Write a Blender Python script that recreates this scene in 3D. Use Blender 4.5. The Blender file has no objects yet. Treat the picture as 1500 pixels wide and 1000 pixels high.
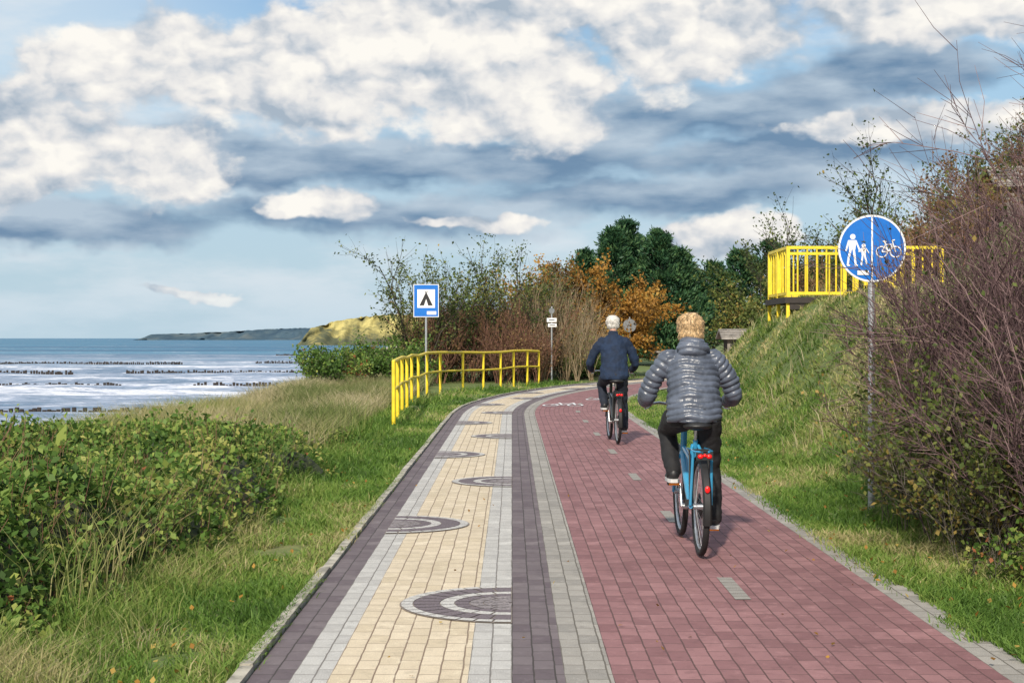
import bpy, math, random
import numpy as np
from mathutils import Vector, Matrix, Euler
rng=np.random.default_rng(11); random.seed(5)
sc=bpy.context.scene
R_=math.radians
# ------------------------------------------------------------ node helper
class NT:
    def __init__(s,tree): s.t=tree; s.n=tree.nodes; s.l=tree.links
    def node(s,typ,**kw):
        nd=s.n.new(typ)
        for k,v in kw.items(): setattr(nd,k,v)
        return nd
    def put(s,sock,v):
        if isinstance(v,bpy.types.NodeSocket): s.l.new(v,sock)
        else: sock.default_value=v
    def m(s,op,a,b=0.0,c=0.0,clamp=False):
        nd=s.node('ShaderNodeMath',operation=op,use_clamp=clamp)
        s.put(nd.inputs[0],a); s.put(nd.inputs[1],b); s.put(nd.inputs[2],c)
        return nd.outputs[0]
    def vm(s,op,a,b=(0,0,0)):
        nd=s.node('ShaderNodeVectorMath',operation=op)
        s.put(nd.inputs[0],a); s.put(nd.inputs[1],b)
        return nd.outputs['Value'] if op in('LENGTH','DOT_PRODUCT') else nd.outputs[0]
    def noise(s,vec,scale,detail=4,rough=.55,dist=0.0):
        nd=s.node('ShaderNodeTexNoise'); s.put(nd.inputs['Vector'],vec)
        nd.inputs['Scale'].default_value=scale; nd.inputs['Detail'].default_value=detail
        nd.inputs['Roughness'].default_value=rough; nd.inputs['Distortion'].default_value=dist
        return nd
    def sstep(s,v,a,b,lo=0.0,hi=1.0):
        nd=s.node('ShaderNodeMapRange',interpolation_type='SMOOTHSTEP')
        s.put(nd.inputs[0],v); s.put(nd.inputs[1],a); s.put(nd.inputs[2],b); s.put(nd.inputs[3],lo); s.put(nd.inputs[4],hi)
        return nd.outputs[0]
    def mix(s,f,a,b,bt='MIX'):
        nd=s.node('ShaderNodeMix',data_type='RGBA',blend_type=bt)
        s.put(nd.inputs[0],f)
        for sock,v in((nd.inputs[6],a),(nd.inputs[7],b)):
            if not isinstance(v,bpy.types.NodeSocket) and len(v)==3: v=(*v,1)
            s.put(sock,v)
        return nd.outputs[2]
    def ramp(s,f,stops):
        nd=s.node('ShaderNodeValToRGB'); s.put(nd.inputs[0],f)
        e=nd.color_ramp.elements
        while len(e)<len(stops): e.new(.5)
        for i,(p,c) in enumerate(stops): e[i].position=p; e[i].color=(*c,1)
        return nd.outputs[0]
def new_mat(name):
    m=bpy.data.materials.new(name); m.use_nodes=True
    t=NT(m.node_tree); t.n.clear()
    out=t.node('ShaderNodeOutputMaterial'); b=t.node('ShaderNodeBsdfPrincipled')
    t.l.new(b.outputs[0],out.inputs[0]); t.b=b; t.out=out; t.mat=m
    return m,t
def simple(name,col,rough=.5,metal=0,var=.15,nscale=20,bump=0,bscale=60,emis=0,coat=0):
    m,t=new_mat(name); tc=t.node('ShaderNodeTexCoord').outputs['Object']
    nz=t.noise(tc,nscale,4).outputs[0]
    c=t.mix(t.sstep(nz,.3,.7),tuple(x*(1-var) for x in col),tuple(min(1,x*(1+var)) for x in col))
    t.put(t.b.inputs['Base Color'],c); t.b.inputs['Roughness'].default_value=rough; t.b.inputs['Metallic'].default_value=metal
    t.b.inputs['Coat Weight'].default_value=coat
    if bump:
        bn=t.node('ShaderNodeBump'); bn.inputs['Strength'].default_value=bump; bn.inputs['Distance'].default_value=.01
        t.put(bn.inputs['Height'],t.noise(tc,bscale,4).outputs[0]); t.l.new(bn.outputs[0],t.b.inputs['Normal'])
    if emis:
        t.b.inputs['Emission Color'].default_value=(*col,1); t.b.inputs['Emission Strength'].default_value=emis
    return m
def leaf_mat(name,stops,trans=.3,rough=.55):
    m,t=new_mat(name); a=t.node('ShaderNodeAttribute',attribute_name='rnd').outputs['Fac']
    c=t.ramp(a,stops)
    d=t.node('ShaderNodeBsdfDiffuse'); t.put(d.inputs[0],c); g=t.node('ShaderNodeBsdfGlossy'); g.inputs[0].default_value=(.5,.5,.5,1); g.inputs['Roughness'].default_value=rough
    mx0=t.node('ShaderNodeMixShader'); mx0.inputs[0].default_value=.04 if trans else .02
    t.l.new(d.outputs[0],mx0.inputs[1]); t.l.new(g.outputs[0],mx0.inputs[2]); last=mx0
    if trans:
        tr=t.node('ShaderNodeBsdfTranslucent'); t.put(tr.inputs[0],c)
        mx=t.node('ShaderNodeMixShader'); mx.inputs[0].default_value=trans
        t.l.new(mx0.outputs[0],mx.inputs[1]); t.l.new(tr.outputs[0],mx.inputs[2]); last=mx
    t.n.remove(t.b); t.l.new(last.outputs[0],t.out.inputs[0])
    return m
# ------------------------------------------------------------ mesh helpers
def link(o,parent=None):
    sc.collection.objects.link(o)
    if parent: o.parent=parent
    return o
def mk(name,V,F,mat,rnd=None,uv=None,smooth=False,parent=None):
    V=np.asarray(V,np.float32); F=np.asarray(F,np.int32); k=F.shape[1]
    me=bpy.data.meshes.new(name); me.vertices.add(len(V)); me.vertices.foreach_set('co',V.ravel())
    me.loops.add(F.size); me.loops.foreach_set('vertex_index',F.ravel())
    me.polygons.add(len(F)); me.polygons.foreach_set('loop_start',np.arange(len(F),dtype=np.int32)*k)
    me.update(calc_edges=True)
    if smooth: me.polygons.foreach_set('use_smooth',np.ones(len(F),bool))
    if rnd is not None:
        me.attributes.new('rnd','FLOAT','POINT').data.foreach_set('value',np.asarray(rnd,np.float32))
    if uv is not None:
        me.uv_layers.new(name='UVMap').data.foreach_set('uv',np.asarray(uv,np.float32)[F.ravel()].ravel())
    me.materials.append(mat)
    return link(bpy.data.objects.new(name,me),parent)
def empty(name,loc=(0,0,0),rz=0,scale=1):
    e=bpy.data.objects.new(name,None); e.empty_display_size=.2; e.location=loc; e.rotation_euler=(0,0,rz); e.scale=(scale,)*3
    return link(e)
def nrm(v): return v/np.maximum(np.linalg.norm(v,axis=-1,keepdims=True),1e-9)
def hashn(ix,iy,s): 
    h=np.sin(ix*127.1+iy*311.7+s*74.7)*43758.5453
    return h-np.floor(h)
def vnoise(x,y,s=0.):
    ix,iy=np.floor(x),np.floor(y); fx,fy=x-ix,y-iy
    fx=fx*fx*(3-2*fx); fy=fy*fy*(3-2*fy)
    return (hashn(ix,iy,s)*(1-fx)+hashn(ix+1,iy,s)*fx)*(1-fy)+(hashn(ix,iy+1,s)*(1-fx)+hashn(ix+1,iy+1,s)*fx)*fy
def fbm(x,y,s=0.,o=3):
    r=0;a=.5;t=0
    for i in range(o): r=r+a*vnoise(x*2**i,y*2**i,s+i); t+=a; a*=.5
    return r/t
def SS(v,a=0.,b=1.):
    t=np.clip((v-a)/(b-a),0,1); return t*t*(3-2*t)
class Acc:
    """accumulates quads + rnd"""
    def __init__(s): s.V=[];s.F=[];s.R=[];s.n=0
    def add(s,V,F,R):
        s.V.append(V); s.F.append(F+s.n); s.R.append(R); s.n+=len(V)
    def make(s,name,mat,parent=None,smooth=False):
        return mk(name,np.concatenate(s.V),np.concatenate(s.F),mat,np.concatenate(s.R),parent=parent,smooth=smooth)
def tubes(acc,P,R,n=3,rnd=None):
    N,K,_=P.shape
    p0=P[:,:-1].reshape(-1,3);p1=P[:,1:].reshape(-1,3);r0=R[:,:-1].ravel();r1=R[:,1:].ravel()
    d=nrm(p1-p0); ref=np.where(np.abs(d[:,2:3])>.9,np.array([[1.,0,0]]),np.array([[0,0,1.]]))
    a=nrm(np.cross(d,ref)); b=np.cross(d,a); M=len(p0)
    V=np.zeros((M,2*n,3))
    for i in range(n):
        an=2*math.pi*i/n; o=a*math.cos(an)+b*math.sin(an)
        V[:,i]=p0+o*r0[:,None]; V[:,n+i]=p1+o*r1[:,None]
    f=np.array([[i,(i+1)%n,n+(i+1)%n,n+i] for i in range(n)])
    F=(np.arange(M)[:,None,None]*(2*n)+f[None]).reshape(-1,4)
    rr=rng.random(N) if rnd is None else rnd
    acc.add(V.reshape(-1,3),F,np.repeat(np.repeat(rr,K-1),2*n))
def leaves(acc,C,size,rnd,up=.3,aspect=.35,tdir=None):
    N=len(C); size=np.broadcast_to(size,(N,))[:,None]
    t=rng.normal(0,1,(N,3)); 
    if tdir is not None: t=t*.5+tdir
    t=nrm(t); nn=rng.normal(0,1,(N,3)); nn[:,2]+=up*2; b=nrm(np.cross(t,nn)); n2=np.cross(b,t)
    V=np.stack([C,C+t*size*.45+b*size*aspect+n2*size*.08,C+t*size,C+t*size*.45-b*size*aspect+n2*size*.08],1).reshape(-1,3)
    acc.add(V,np.arange(4*N).reshape(-1,4),np.repeat(rnd,4))
def grow(S,D,L,r,k=4,wob=.2,up=.08,taper=.35):
    P=[S];d=nrm(D)
    for i in range(k):
        d=d+rng.normal(0,wob,d.shape); d[:,2]+=up; d=nrm(d); P.append(P[-1]+d*(L/k)[:,None])
    return np.stack(P,1), r[:,None]*np.linspace(1,taper,k+1)[None]
def kids(P,R,L,m,tmin=.3,ang=.7,lf=.5,rf=.6):
    N,K,_=P.shape; idx=np.repeat(np.arange(N),m); M=len(idx)
    t=rng.uniform(tmin,.99,M)*(K-1); i=t.astype(int); f=(t-i)[:,None]
    pos=P[idx,i]*(1-f)+P[idx,i+1]*f; d=nrm(P[idx,i+1]-P[idx,i])
    pr=nrm(np.cross(d,rng.normal(0,1,(M,3)))); a=(ang*rng.uniform(.6,1.3,M))[:,None]
    return pos,d*np.cos(a)+pr*np.sin(a),L[idx]*lf*rng.uniform(.6,1.25,M)*(1.15-.45*t/(K-1)),R[idx,i]*rf
class MB:
    def __init__(s): s.V=[];s.F=[];s.MI=[];s.mats=[]
    def mi(s,m):
        if m not in s.mats: s.mats.append(m)
        return s.mats.index(m)
    def add(s,V,F,m):
        o=len(s.V); s.V+= [tuple(v) for v in V]; s.F+=[tuple(i+o for i in f) for f in F]; s.MI+=[s.mi(m)]*len(F)
    def tube(s,p0,p1,r0,m,r1=None,n=10):
        r1=r0 if r1 is None else r1; p0=Vector(p0);p1=Vector(p1); d=(p1-p0).normalized()
        a=d.cross(Vector((1,0,0)) if abs(d.z)>.9 else Vector((0,0,1))).normalized(); b=d.cross(a)
        off=math.pi/n if n==4 else 0
        V=[p0+(a*math.cos(off+2*math.pi*i/n)+b*math.sin(off+2*math.pi*i/n))*r0 for i in range(n)]+[p1+(a*math.cos(off+2*math.pi*i/n)+b*math.sin(off+2*math.pi*i/n))*r1 for i in range(n)]
        F=[(i,(i+1)%n,n+(i+1)%n,n+i) for i in range(n)]+[tuple(range(n-1,-1,-1)),tuple(range(n,2*n))]
        s.add(V,F,m)
    def path(s,pts,r,m,n=8,close=False):
        """continuous swept tube"""
        pts=[Vector(p) for p in pts]; N=len(pts); rr=r if isinstance(r,(list,tuple)) else [r]*N
        V=[];up=None
        for i,p in enumerate(pts):
            if close: d=(pts[(i+1)%N]-pts[i-1]).normalized()
            else: d=(pts[min(i+1,N-1)]-pts[max(i-1,0)]).normalized()
            if up is None: up=d.cross(Vector((1,0,0)) if abs(d.x)<.9 else Vector((0,0,1))).normalized()
            up=(up-d*up.dot(d)).normalized(); b=d.cross(up)
            V+=[p+(up*math.cos(2*math.pi*j/n)+b*math.sin(2*math.pi*j/n))*rr[i] for j in range(n)]
        F=[]
        for i in range(N if close else N-1):
            k=(i+1)%N
            F+=[(i*n+j,i*n+(j+1)%n,k*n+(j+1)%n,k*n+j) for j in range(n)]
        if not close: F+=[tuple(range(n-1,-1,-1)),tuple(range((N-1)*n,N*n))]
        s.add(V,F,m)
    def box(s,c,sz,m,rot=None):
        V=[Vector((x*sz[0]/2,y*sz[1]/2,z*sz[2]/2)) for x in(-1,1) for y in(-1,1) for z in(-1,1)]
        if rot: 
            M=Euler(rot).to_matrix(); V=[M@v for v in V]
        s.add([v+Vector(c) for v in V],[(0,1,3,2),(4,6,7,5),(0,4,5,1),(2,3,7,6),(0,2,6,4),(1,5,7,3)],m)
    def ell(s,c,r,m,seg=16,rings=10,rot=None):
        c=Vector(c);V=[];F=[];M=Euler(rot).to_matrix() if rot else Matrix.Identity(3)
        V.append(Vector((0,0,r[2])))
        for i in range(1,rings):
            th=math.pi*i/rings
            for j in range(seg):
                ph=2*math.pi*j/seg; V.append(Vector((r[0]*math.sin(th)*math.cos(ph),r[1]*math.sin(th)*math.sin(ph),r[2]*math.cos(th))))
        V.append(Vector((0,0,-r[2])))
        for j in range(seg):
            F.append((0,1+j,1+(j+1)%seg)); e=len(V)-1; o=1+(rings-2)*seg; F.append((e,o+(j+1)%seg,o+j))
        for i in range(rings-2):
            for j in range(seg): F.append((1+i*seg+j,1+(i+1)*seg+j,1+(i+1)*seg+(j+1)%seg,1+i*seg+(j+1)%seg))
        s.add([M@v+c for v in V],F,m)
    def loft(s,rings,m,n=20):
        """rings: (x,y,z,rx,ry) horizontal ellipses"""
        V=[];K=len(rings)
        for (x,y,z,rx,ry) in rings:
            V+=[(x+rx*math.cos(2*math.pi*j/n),y+ry*math.sin(2*math.pi*j/n),z) for j in range(n)]
        F=[(i*n+j,i*n+(j+1)%n,(i+1)*n+(j+1)%n,(i+1)*n+j) for i in range(K-1) for j in range(n)]+[tuple(range(n-1,-1,-1)),tuple(range((K-1)*n,K*n))]
        s.add(V,F,m)
    def limb(s,pts,rad,m):
        for i in range(len(pts)-1): s.tube(pts[i],pts[i+1],rad[i],m,rad[i+1],n=16)
        for p,r in zip(pts,rad): s.ell(p,(r,r,r),m,14,8)
    def flat(s,pts,y,m):  # sign face polygon in xz, facing -Y
        s.add([(p[0],y,p[1]) for p in pts],[tuple(range(len(pts)))],m)
    def build(s,name,parent=None,smooth=True,loc=None,rz=0,ang=40):
        me=bpy.data.meshes.new(name); me.from_pydata(s.V,[],s.F)
        for m in s.mats: me.materials.append(m)
        me.polygons.foreach_set('material_index',s.MI)
        if smooth:
            me.polygons.foreach_set('use_smooth',[True]*len(s.F))
            try: me.set_sharp_from_angle(angle=R_(ang))
            except Exception: pass
        me.update(); o=bpy.data.objects.new(name,me)
        if loc is not None: o.location=loc
        o.rotation_euler=(0,0,rz)
        return link(o,parent)
def remeshed(mb,name,vox,mat,smooth_it=4,parent=None,fn=None):
    o=mb.build(name+'_src'); 
    md=o.modifiers.new('r','REMESH'); md.mode='VOXEL'; md.voxel_size=vox; md.use_smooth_shade=True
    sm=o.modifiers.new('s','SMOOTH'); sm.factor=.6; sm.iterations=smooth_it
    dg=bpy.context.evaluated_depsgraph_get(); me=bpy.data.meshes.new_from_object(o.evaluated_get(dg))
    bpy.data.objects.remove(o); me.name=name; me.materials.clear(); me.materials.append(mat)
    me.polygons.foreach_set('material_index',[0]*len(me.polygons)); me.polygons.foreach_set('use_smooth',[True]*len(me.polygons))
    if fn:
        n=len(me.vertices); co=np.zeros(n*3,np.float32); me.vertices.foreach_get('co',co); co=co.reshape(-1,3)
        no=np.zeros(n*3,np.float32); me.vertices.foreach_get('normal',no); no=no.reshape(-1,3)
        co=fn(co,no); me.vertices.foreach_set('co',co.astype(np.float32).ravel()); me.update()
    ob=bpy.data.objects.new(name,me); return link(ob,parent)

# ------------------------------------------------------------ terrain functions
XC=60.; S0=30.; TH=26/60.
def path_pt(s,u):
    s=np.asarray(s,float);u=np.asarray(u,float); th=np.clip((s-S0)/XC,0,TH); ex=np.maximum(s-S0-TH*XC,0)
    X=np.where(s<S0,u,XC-(XC-u)*np.cos(th)+ex*math.sin(TH)); Y=np.where(s<S0,s,S0+(XC-u)*np.sin(th)+ex*math.cos(TH))
    return X,Y
def uof(X,Y):
    u1=X; u2=XC-np.hypot(XC-X,np.maximum(Y-S0,0))
    ex,ey=math.sin(TH),math.cos(TH); px,py=path_pt(S0+TH*XC,0.)
    u3=(X-px)*ey-(Y-py)*ex; ph=(X-px)*ex+(Y-py)*ey
    return np.where(Y<S0,u1,np.where(ph>0,u3,u2))
def shore(Y): return np.interp(Y,[-100,100,250,800,1200,3000,9000],[-16,-18,-29,-70,-90,-100,-300])
def bank(Y): return np.interp(Y,[-100,45,100,250,800,1200,9000],[-5.6,-5.6,-8,-17,-50,-70,-200])
def height(X,Y):
    X=np.asarray(X,float);Y=np.asarray(Y,float); u=uof(X,Y); b=bank(Y); sh=shore(Y)
    top=0.0*X
    hs=np.interp(Y,[0,9,16,30,60],[4.3,3.9,3.5,3.3,3.6])
    r=2.3*SS(u,hs,hs+3.1)*SS(Y,-5,4)*(1-SS(Y,60,90)*.3)
    r=r+4.9*SS(u,7,17)*SS(Y,27,44)
    top=top+r+np.where(u>3.6,(fbm(X*.8,Y*.8,3)-.5)*.40,0)*SS(u,3.6,5)
    top=top+np.where(u<-1.6,(fbm(X*1.3,Y*1.3,4)-.5)*.12,0)*SS(-u,1.6,2.4)
    low=np.where(X>sh,-3.95+ .5*SS(X,sh,b-6),-3.95-3*SS(sh-X,0,25))
    return low+(top-low)*SS(X,b-7,b)
# ------------------------------------------------------------ materials
def brick(name,c1,c2,mortar,speck=0.,stain=.25,bw=.2,rh=.1,mort=.0045):
    m,t=new_mat(name); uv=t.node('ShaderNodeUVMap').outputs[0]
    wob=t.vm('MULTIPLY',t.vm('SUBTRACT',t.noise(uv,5,2).outputs[1],(.5,.5,.5)),(.014,.014,0)); uw=t.vm('ADD',uv,wob)
    bt=t.node('ShaderNodeTexBrick',offset=.5); t.put(bt.inputs['Vector'],uw)
    for k,v in(('Scale',1),('Mortar Size',mort),('Mortar Smooth',.3),('Bias',0),('Brick Width',bw),('Row Height',rh)): bt.inputs[k].default_value=v
    bt.inputs['Color1'].default_value=(*c1,1); bt.inputs['Color2'].default_value=(*c2,1); bt.inputs['Mortar'].default_value=(*mortar,1)
    n1=t.noise(uv,1.1,5,.6).outputs[0]; n2=t.noise(uv,190,2,.7).outputs[0]; n3=t.noise(uv,9,5,.7).outputs[0]
    c=t.mix(t.sstep(n1,.35,.72,0,stain),bt.outputs[0],tuple(x*.55 for x in c1))
    c=t.mix(t.sstep(n3,.5,.72,0,.45),c,tuple(x*.55 for x in c1))
    c=t.mix(t.sstep(n3,.46,.3,0,.35),c,tuple(min(1,x*1.35+.03) for x in c2))
    c=t.mix(t.sstep(n2,.45,.62,0,speck),c,(.08,.07,.065))
    t.put(t.b.inputs['Base Color'],c); t.b.inputs['Roughness'].default_value=.8; t.b.inputs['Specular IOR Level'].default_value=.3
    bn=t.node('ShaderNodeBump'); bn.inputs['Strength'].default_value=.6; bn.inputs['Distance'].default_value=.004
    h=t.m('ADD',t.m('MULTIPLY',bt.outputs['Fac'],-1.),t.m('MULTIPLY',n2,.4)); t.put(bn.inputs['Height'],h); t.l.new(bn.outputs[0],t.b.inputs['Normal'])
    return m
M_red=brick('red_pavers',(.235,.112,.115),(.35,.18,.18),(.11,.06,.055),.16,.35)
M_yel=brick('yellow_pavers',(.64,.53,.37),(.76,.64,.47),(.26,.185,.13),.34,.28)
M_whi=brick('pale_pavers',(.50,.48,.45),(.62,.60,.56),(.22,.20,.18),.5,.2)
M_pur=brick('purple_pavers',(.13,.10,.11),(.20,.165,.17),(.06,.05,.045),.25)
M_gry=brick('grey_pavers',(.30,.28,.25),(.42,.39,.345),(.14,.125,.10),.35)
M_stone=simple('kerb_stone',(.36,.33,.27),.85,var=.4,nscale=9,bump=.4)
def ground_mat():
    m,t=new_mat('grass_soil'); tc=t.node('ShaderNodeTexCoord').outputs['Object']
    n=t.noise(tc,.9,5,.65).outputs[0]; n2=t.noise(tc,14,4,.7).outputs[0]
    c=t.ramp(n,[(.3,(.08,.12,.03)),(.5,(.12,.17,.04)),(.62,(.19,.20,.065)),(.75,(.27,.22,.12))])
    c=t.mix(t.sstep(n2,.45,.7,0,.6),c,(.05,.05,.022))
    sp=t.node('ShaderNodeSeparateXYZ'); t.put(sp.inputs[0],tc)
    sand=t.mix(n2,(.42,.36,.27),(.52,.46,.36))
    c=t.mix(t.sstep(sp.outputs[2],-3.3,-2.6,1,0),c,sand)
    t.put(t.b.inputs['Base Color'],c); t.b.inputs['Roughness'].default_value=.95
    bn=t.node('ShaderNodeBump'); bn.inputs['Strength'].default_value=.6; bn.inputs['Distance'].default_value=.05
    t.put(bn.inputs['Height'],n2); t.l.new(bn.outputs[0],t.b.inputs['Normal'])
    return m
M_ground=ground_mat()
G_short=leaf_mat('grass_blades',[(0,(.07,.14,.025)),(.4,(.14,.245,.042)),(.7,(.23,.31,.07)),(1,(.46,.40,.20))],.35)
G_tall=leaf_mat('tall_grass_blades',[(0,(.075,.13,.026)),(.35,(.15,.22,.045)),(.65,(.27,.30,.09)),(1,(.48,.41,.21))],.35)
G_dry=leaf_mat('dry_grass_blades',[(0,(.15,.19,.06)),(.5,(.36,.33,.16)),(1,(.56,.48,.32))],.35)
L_green=leaf_mat('shrub_leaves',[(0,(.025,.05,.012)),(.3,(.065,.13,.025)),(.6,(.13,.225,.045)),(.88,(.29,.35,.08)),(.985,(.38,.36,.11)),(1,(.34,.12,.05))],.32)
L_bush=leaf_mat('bush_leaves',[(0,(.04,.06,.018)),(.5,(.10,.14,.035)),(.85,(.22,.24,.065)),(1,(.38,.27,.08))],.32)
L_dark=leaf_mat('pine_needles',[(0,(.010,.030,.018)),(.5,(.030,.088,.040)),(1,(.095,.175,.065))],.12)
L_orange=leaf_mat('autumn_leaves',[(0,(.14,.085,.025)),(.4,(.34,.17,.035)),(.75,(.50,.27,.055)),(1,(.52,.40,.12))],.35)
L_brown=leaf_mat('brown_leaves',[(0,(.10,.06,.03)),(.5,(.24,.14,.065)),(.8,(.28,.20,.08)),(1,(.20,.24,.07))],.3)
B_grey=leaf_mat('bark_grey',[(0,(.06,.05,.042)),(1,(.18,.155,.13))],0,.9)
B_dark=leaf_mat('bark_dark',[(0,(.03,.026,.022)),(1,(.09,.075,.06))],0,.9)
B_red=leaf_mat('twig_red_brown',[(0,(.11,.055,.04)),(1,(.31,.17,.12))],0,.9)
B_purple=leaf_mat('twig_purple',[(0,(.055,.034,.036)),(.6,(.14,.088,.092)),(1,(.29,.20,.195))],0,.9)
B_straw=leaf_mat('straw_stalks',[(0,(.28,.20,.11)),(1,(.50,.40,.27))],.2,.9)
M_yellow=simple('yellow_paint',(.80,.60,.03),.45,var=.12,nscale=6,bump=.15)
M_galv=simple('galvanised_steel',(.38,.40,.42),.45,.5,.2,12)
M_back=simple('sign_back_grey',(.17,.18,.19),.6,.2,.2,12)
M_blue=simple('sign_blue',(.008,.15,.55),.35,var=.06)
M_white=simple('sign_white',(.8,.8,.8),.4,var=.03)
M_black=simple('matt_black',(.012,.012,.013),.6)
# ------------------------------------------------------------ ground sheet
def geo(a,b,step,far,sign=1):
    core=list(np.arange(a,b+1e-6,step)); x=b; st=step; out=core
    while x<far: st*=1.13; x+=st; out.append(x)
    return out
gx=geo(-22,24,.4,9000); neg=[];x=-22;st=.4
while x>-700: st*=1.13;x-=st;neg.append(x)
gx=np.array(neg[::-1]+gx); gy=np.array([-60,-40,-25,-15]+geo(-8,66,.5,9000))
XX,YY=np.meshgrid(gx,gy,indexing='ij'); ZZ=height(XX,YY)
pu=uof(XX,YY); onp=(pu>-1.35)&(pu<2.5)&(XX>-3)&(YY<110); ZZ=np.where(onp,-.03,ZZ)
nx,ny=XX.shape; I=np.arange(nx*ny).reshape(nx,ny)
F=np.stack([I[:-1,:-1],I[1:,:-1],I[1:,1:],I[:-1,1:]],-1).reshape(-1,4)
mk('ground',np.stack([XX,YY,ZZ],-1).reshape(-1,3),F,M_ground,smooth=True)
# ------------------------------------------------------------ sea
def sea_mat():
    m,t=new_mat('sea_water'); tc=t.node('ShaderNodeTexCoord').outputs['Object']
    sp=t.node('ShaderNodeSeparateXYZ'); t.put(sp.inputs[0],tc); Y=sp.outputs[1]
    f1=t.noise(t.vm('MULTIPLY',tc,(.4,1.0,1)),.13,6,.72,.5).outputs[0]
    f3=t.noise(t.vm('MULTIPLY',tc,(.22,1.0,1)),.045,5,.65,.3).outputs[0]
    f2=t.noise(t.vm('MULTIPLY',tc,(.25,1,1)),.012,5,.6).outputs[0]
    fine=t.noise(t.vm('MULTIPLY',tc,(.5,1,1)),.8,3,.7).outputs[0]
    near=t.sstep(Y,150,650,1,0); mid=t.sstep(Y,350,2200,1,0)
    v=t.m('ADD',t.m('MULTIPLY',f1,.6),t.m('MULTIPLY',f3,.4)); v=t.m('ADD',v,t.m('MULTIPLY',t.m('SUBTRACT',fine,.5),.30))
    thr=t.m('ADD',.605,t.m('MULTIPLY',near,-.06)); thr=t.m('ADD',thr,t.m('MULTIPLY',mid,-.04))
    foam=t.sstep(v,thr,t.m('ADD',thr,.06))
    deep=t.mix(t.sstep(f2,.4,.6),(.02,.11,.21),(.055,.21,.33))
    shal=t.mix(t.sstep(v,.38,.56),(.13,.20,.30),(.42,.47,.58))
    c=t.mix(near,deep,shal); c=t.mix(t.m('MULTIPLY',foam,.85),c,(.78,.79,.84))
    t.put(t.b.inputs['Base Color'],c); t.b.inputs['Roughness'].default_value=.42; t.b.inputs['Specular IOR Level'].default_value=.3
    bn=t.node('ShaderNodeBump'); bn.inputs['Strength'].default_value=1; bn.inputs['Distance'].default_value=1.6
    t.put(bn.inputs['Height'],t.m('ADD',f1,t.m('MULTIPLY',fine,.3))); t.l.new(bn.outputs[0],t.b.inputs['Normal'])
    return m
sx=np.concatenate([[-20000,-5000,-1500],np.linspace(-400,40,90),[2000,20000]]); sy=np.concatenate([[-200,0],np.linspace(60,420,280),np.geomspace(425,25000,60)])
XX,YY=np.meshgrid(sx,sy,indexing='ij')
wv=(fbm(XX*.06,YY*.22,9,4)-.5)*1.3*np.clip((420-YY)/200,0,1)*((XX>-400)&(XX<0))*(YY>60)*SS(shore(YY)-XX,-4,10)
nx,ny=XX.shape; I=np.arange(nx*ny).reshape(nx,ny); F=np.stack([I[:-1,:-1],I[1:,:-1],I[1:,1:],I[:-1,1:]],-1).reshape(-1,4)
mk('sea',np.stack([XX,YY,-4+wv],-1).reshape(-1,3),F,sea_mat(),smooth=True)
M_wood=simple('wet_wood',(.035,.028,.025),.8)
for Y,x0,x1 in((109,-62,-17.5),(169,-75,-44),(171,-36,-22),(233,-95,-68),(235,-60,-28),(320,-120,-70),(330,-56,-36),(480,-75,-55)):
    b=MB(); x=x0
    while x<x1:
        h=rng.uniform(.25,.6)
        if rng.random()<.95: b.tube((x,Y+rng.uniform(-.15,.15)+(x-x0)*.02,-5),(x,Y+(x-x0)*.02,-4+h),.18,M_wood,.16,n=6)
        x+=rng.uniform(.26,.46)
    b.build('groyne',smooth=False)
# headlands
def headland(name,Y0,x0,x1,prof,depth,mat,nz,seed,rag=.3):
    xs=np.linspace(x0,x1,420); vs=np.linspace(0,1,30); X,Vv=np.meshgrid(xs,vs,indexing='ij')
    pr=np.interp(X,*prof)
    H=pr*(1-rag/2+rag*fbm(X*nz,X*0,seed,5))
    cl=SS(Vv,0,.45)
    Y=Y0+Vv*depth+(fbm(X*nz*1.5,Vv*3,seed+3,3)-.5)*depth*.6
    Z=-4.5+(H+4.5)*cl+(fbm(X*nz*6,Vv*14,seed+5,3)-.5)*pr*.22*SS(Vv,.1,.4)
    I=np.arange(X.size).reshape(X.shape); F=np.stack([I[:-1,:-1],I[1:,:-1],I[1:,1:],I[:-1,1:]],-1).reshape(-1,4)
    return mk(name,np.stack([X,Y,Z],-1).reshape(-1,3),F,mat)
def hl_mat(name,a,b,c,sc_,zlo=None):
    m,t=new_mat(name); tc=t.node('ShaderNodeTexCoord').outputs['Object']
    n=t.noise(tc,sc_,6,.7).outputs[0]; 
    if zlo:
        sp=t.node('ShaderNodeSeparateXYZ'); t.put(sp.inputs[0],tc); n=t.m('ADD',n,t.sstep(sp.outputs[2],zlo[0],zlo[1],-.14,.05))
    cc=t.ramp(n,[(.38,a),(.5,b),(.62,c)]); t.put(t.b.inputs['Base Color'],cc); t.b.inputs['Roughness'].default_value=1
    t.b.inputs['Specular IOR Level'].default_value=0
    return m
headland('coastal_headland',1150,-166,120,([-166,-157,-140,-110,-60,120],[-3,9,14,18.5,21,23]),110,hl_mat('headland_sunlit_wood',(.10,.11,.07),(.27,.24,.10),(.50,.43,.17),.07,(-2,12)),.05,2,.2)  # yellow of the sunlit coast put into the wood colour, darker towards base
headland('coastal_headland',620,-50,60,([-50,-44,-36,-20,60],[-3,1.0,3.4,5.5,9]),60,hl_mat('headland_near_wood',(.07,.065,.04),(.14,.12,.06),(.24,.19,.09),.2),.12,5)
headland('distant_coast',4000,-1020,100,([-1020,-995,-800,-700,-500,100],[-4,11,18,25,29,30]),350,hl_mat('distant_wood_hazed',(.05,.085,.12),(.07,.11,.14),(.12,.15,.16),.01),.012,7)  # blue aerial haze is mixed into these wood colours
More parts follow.
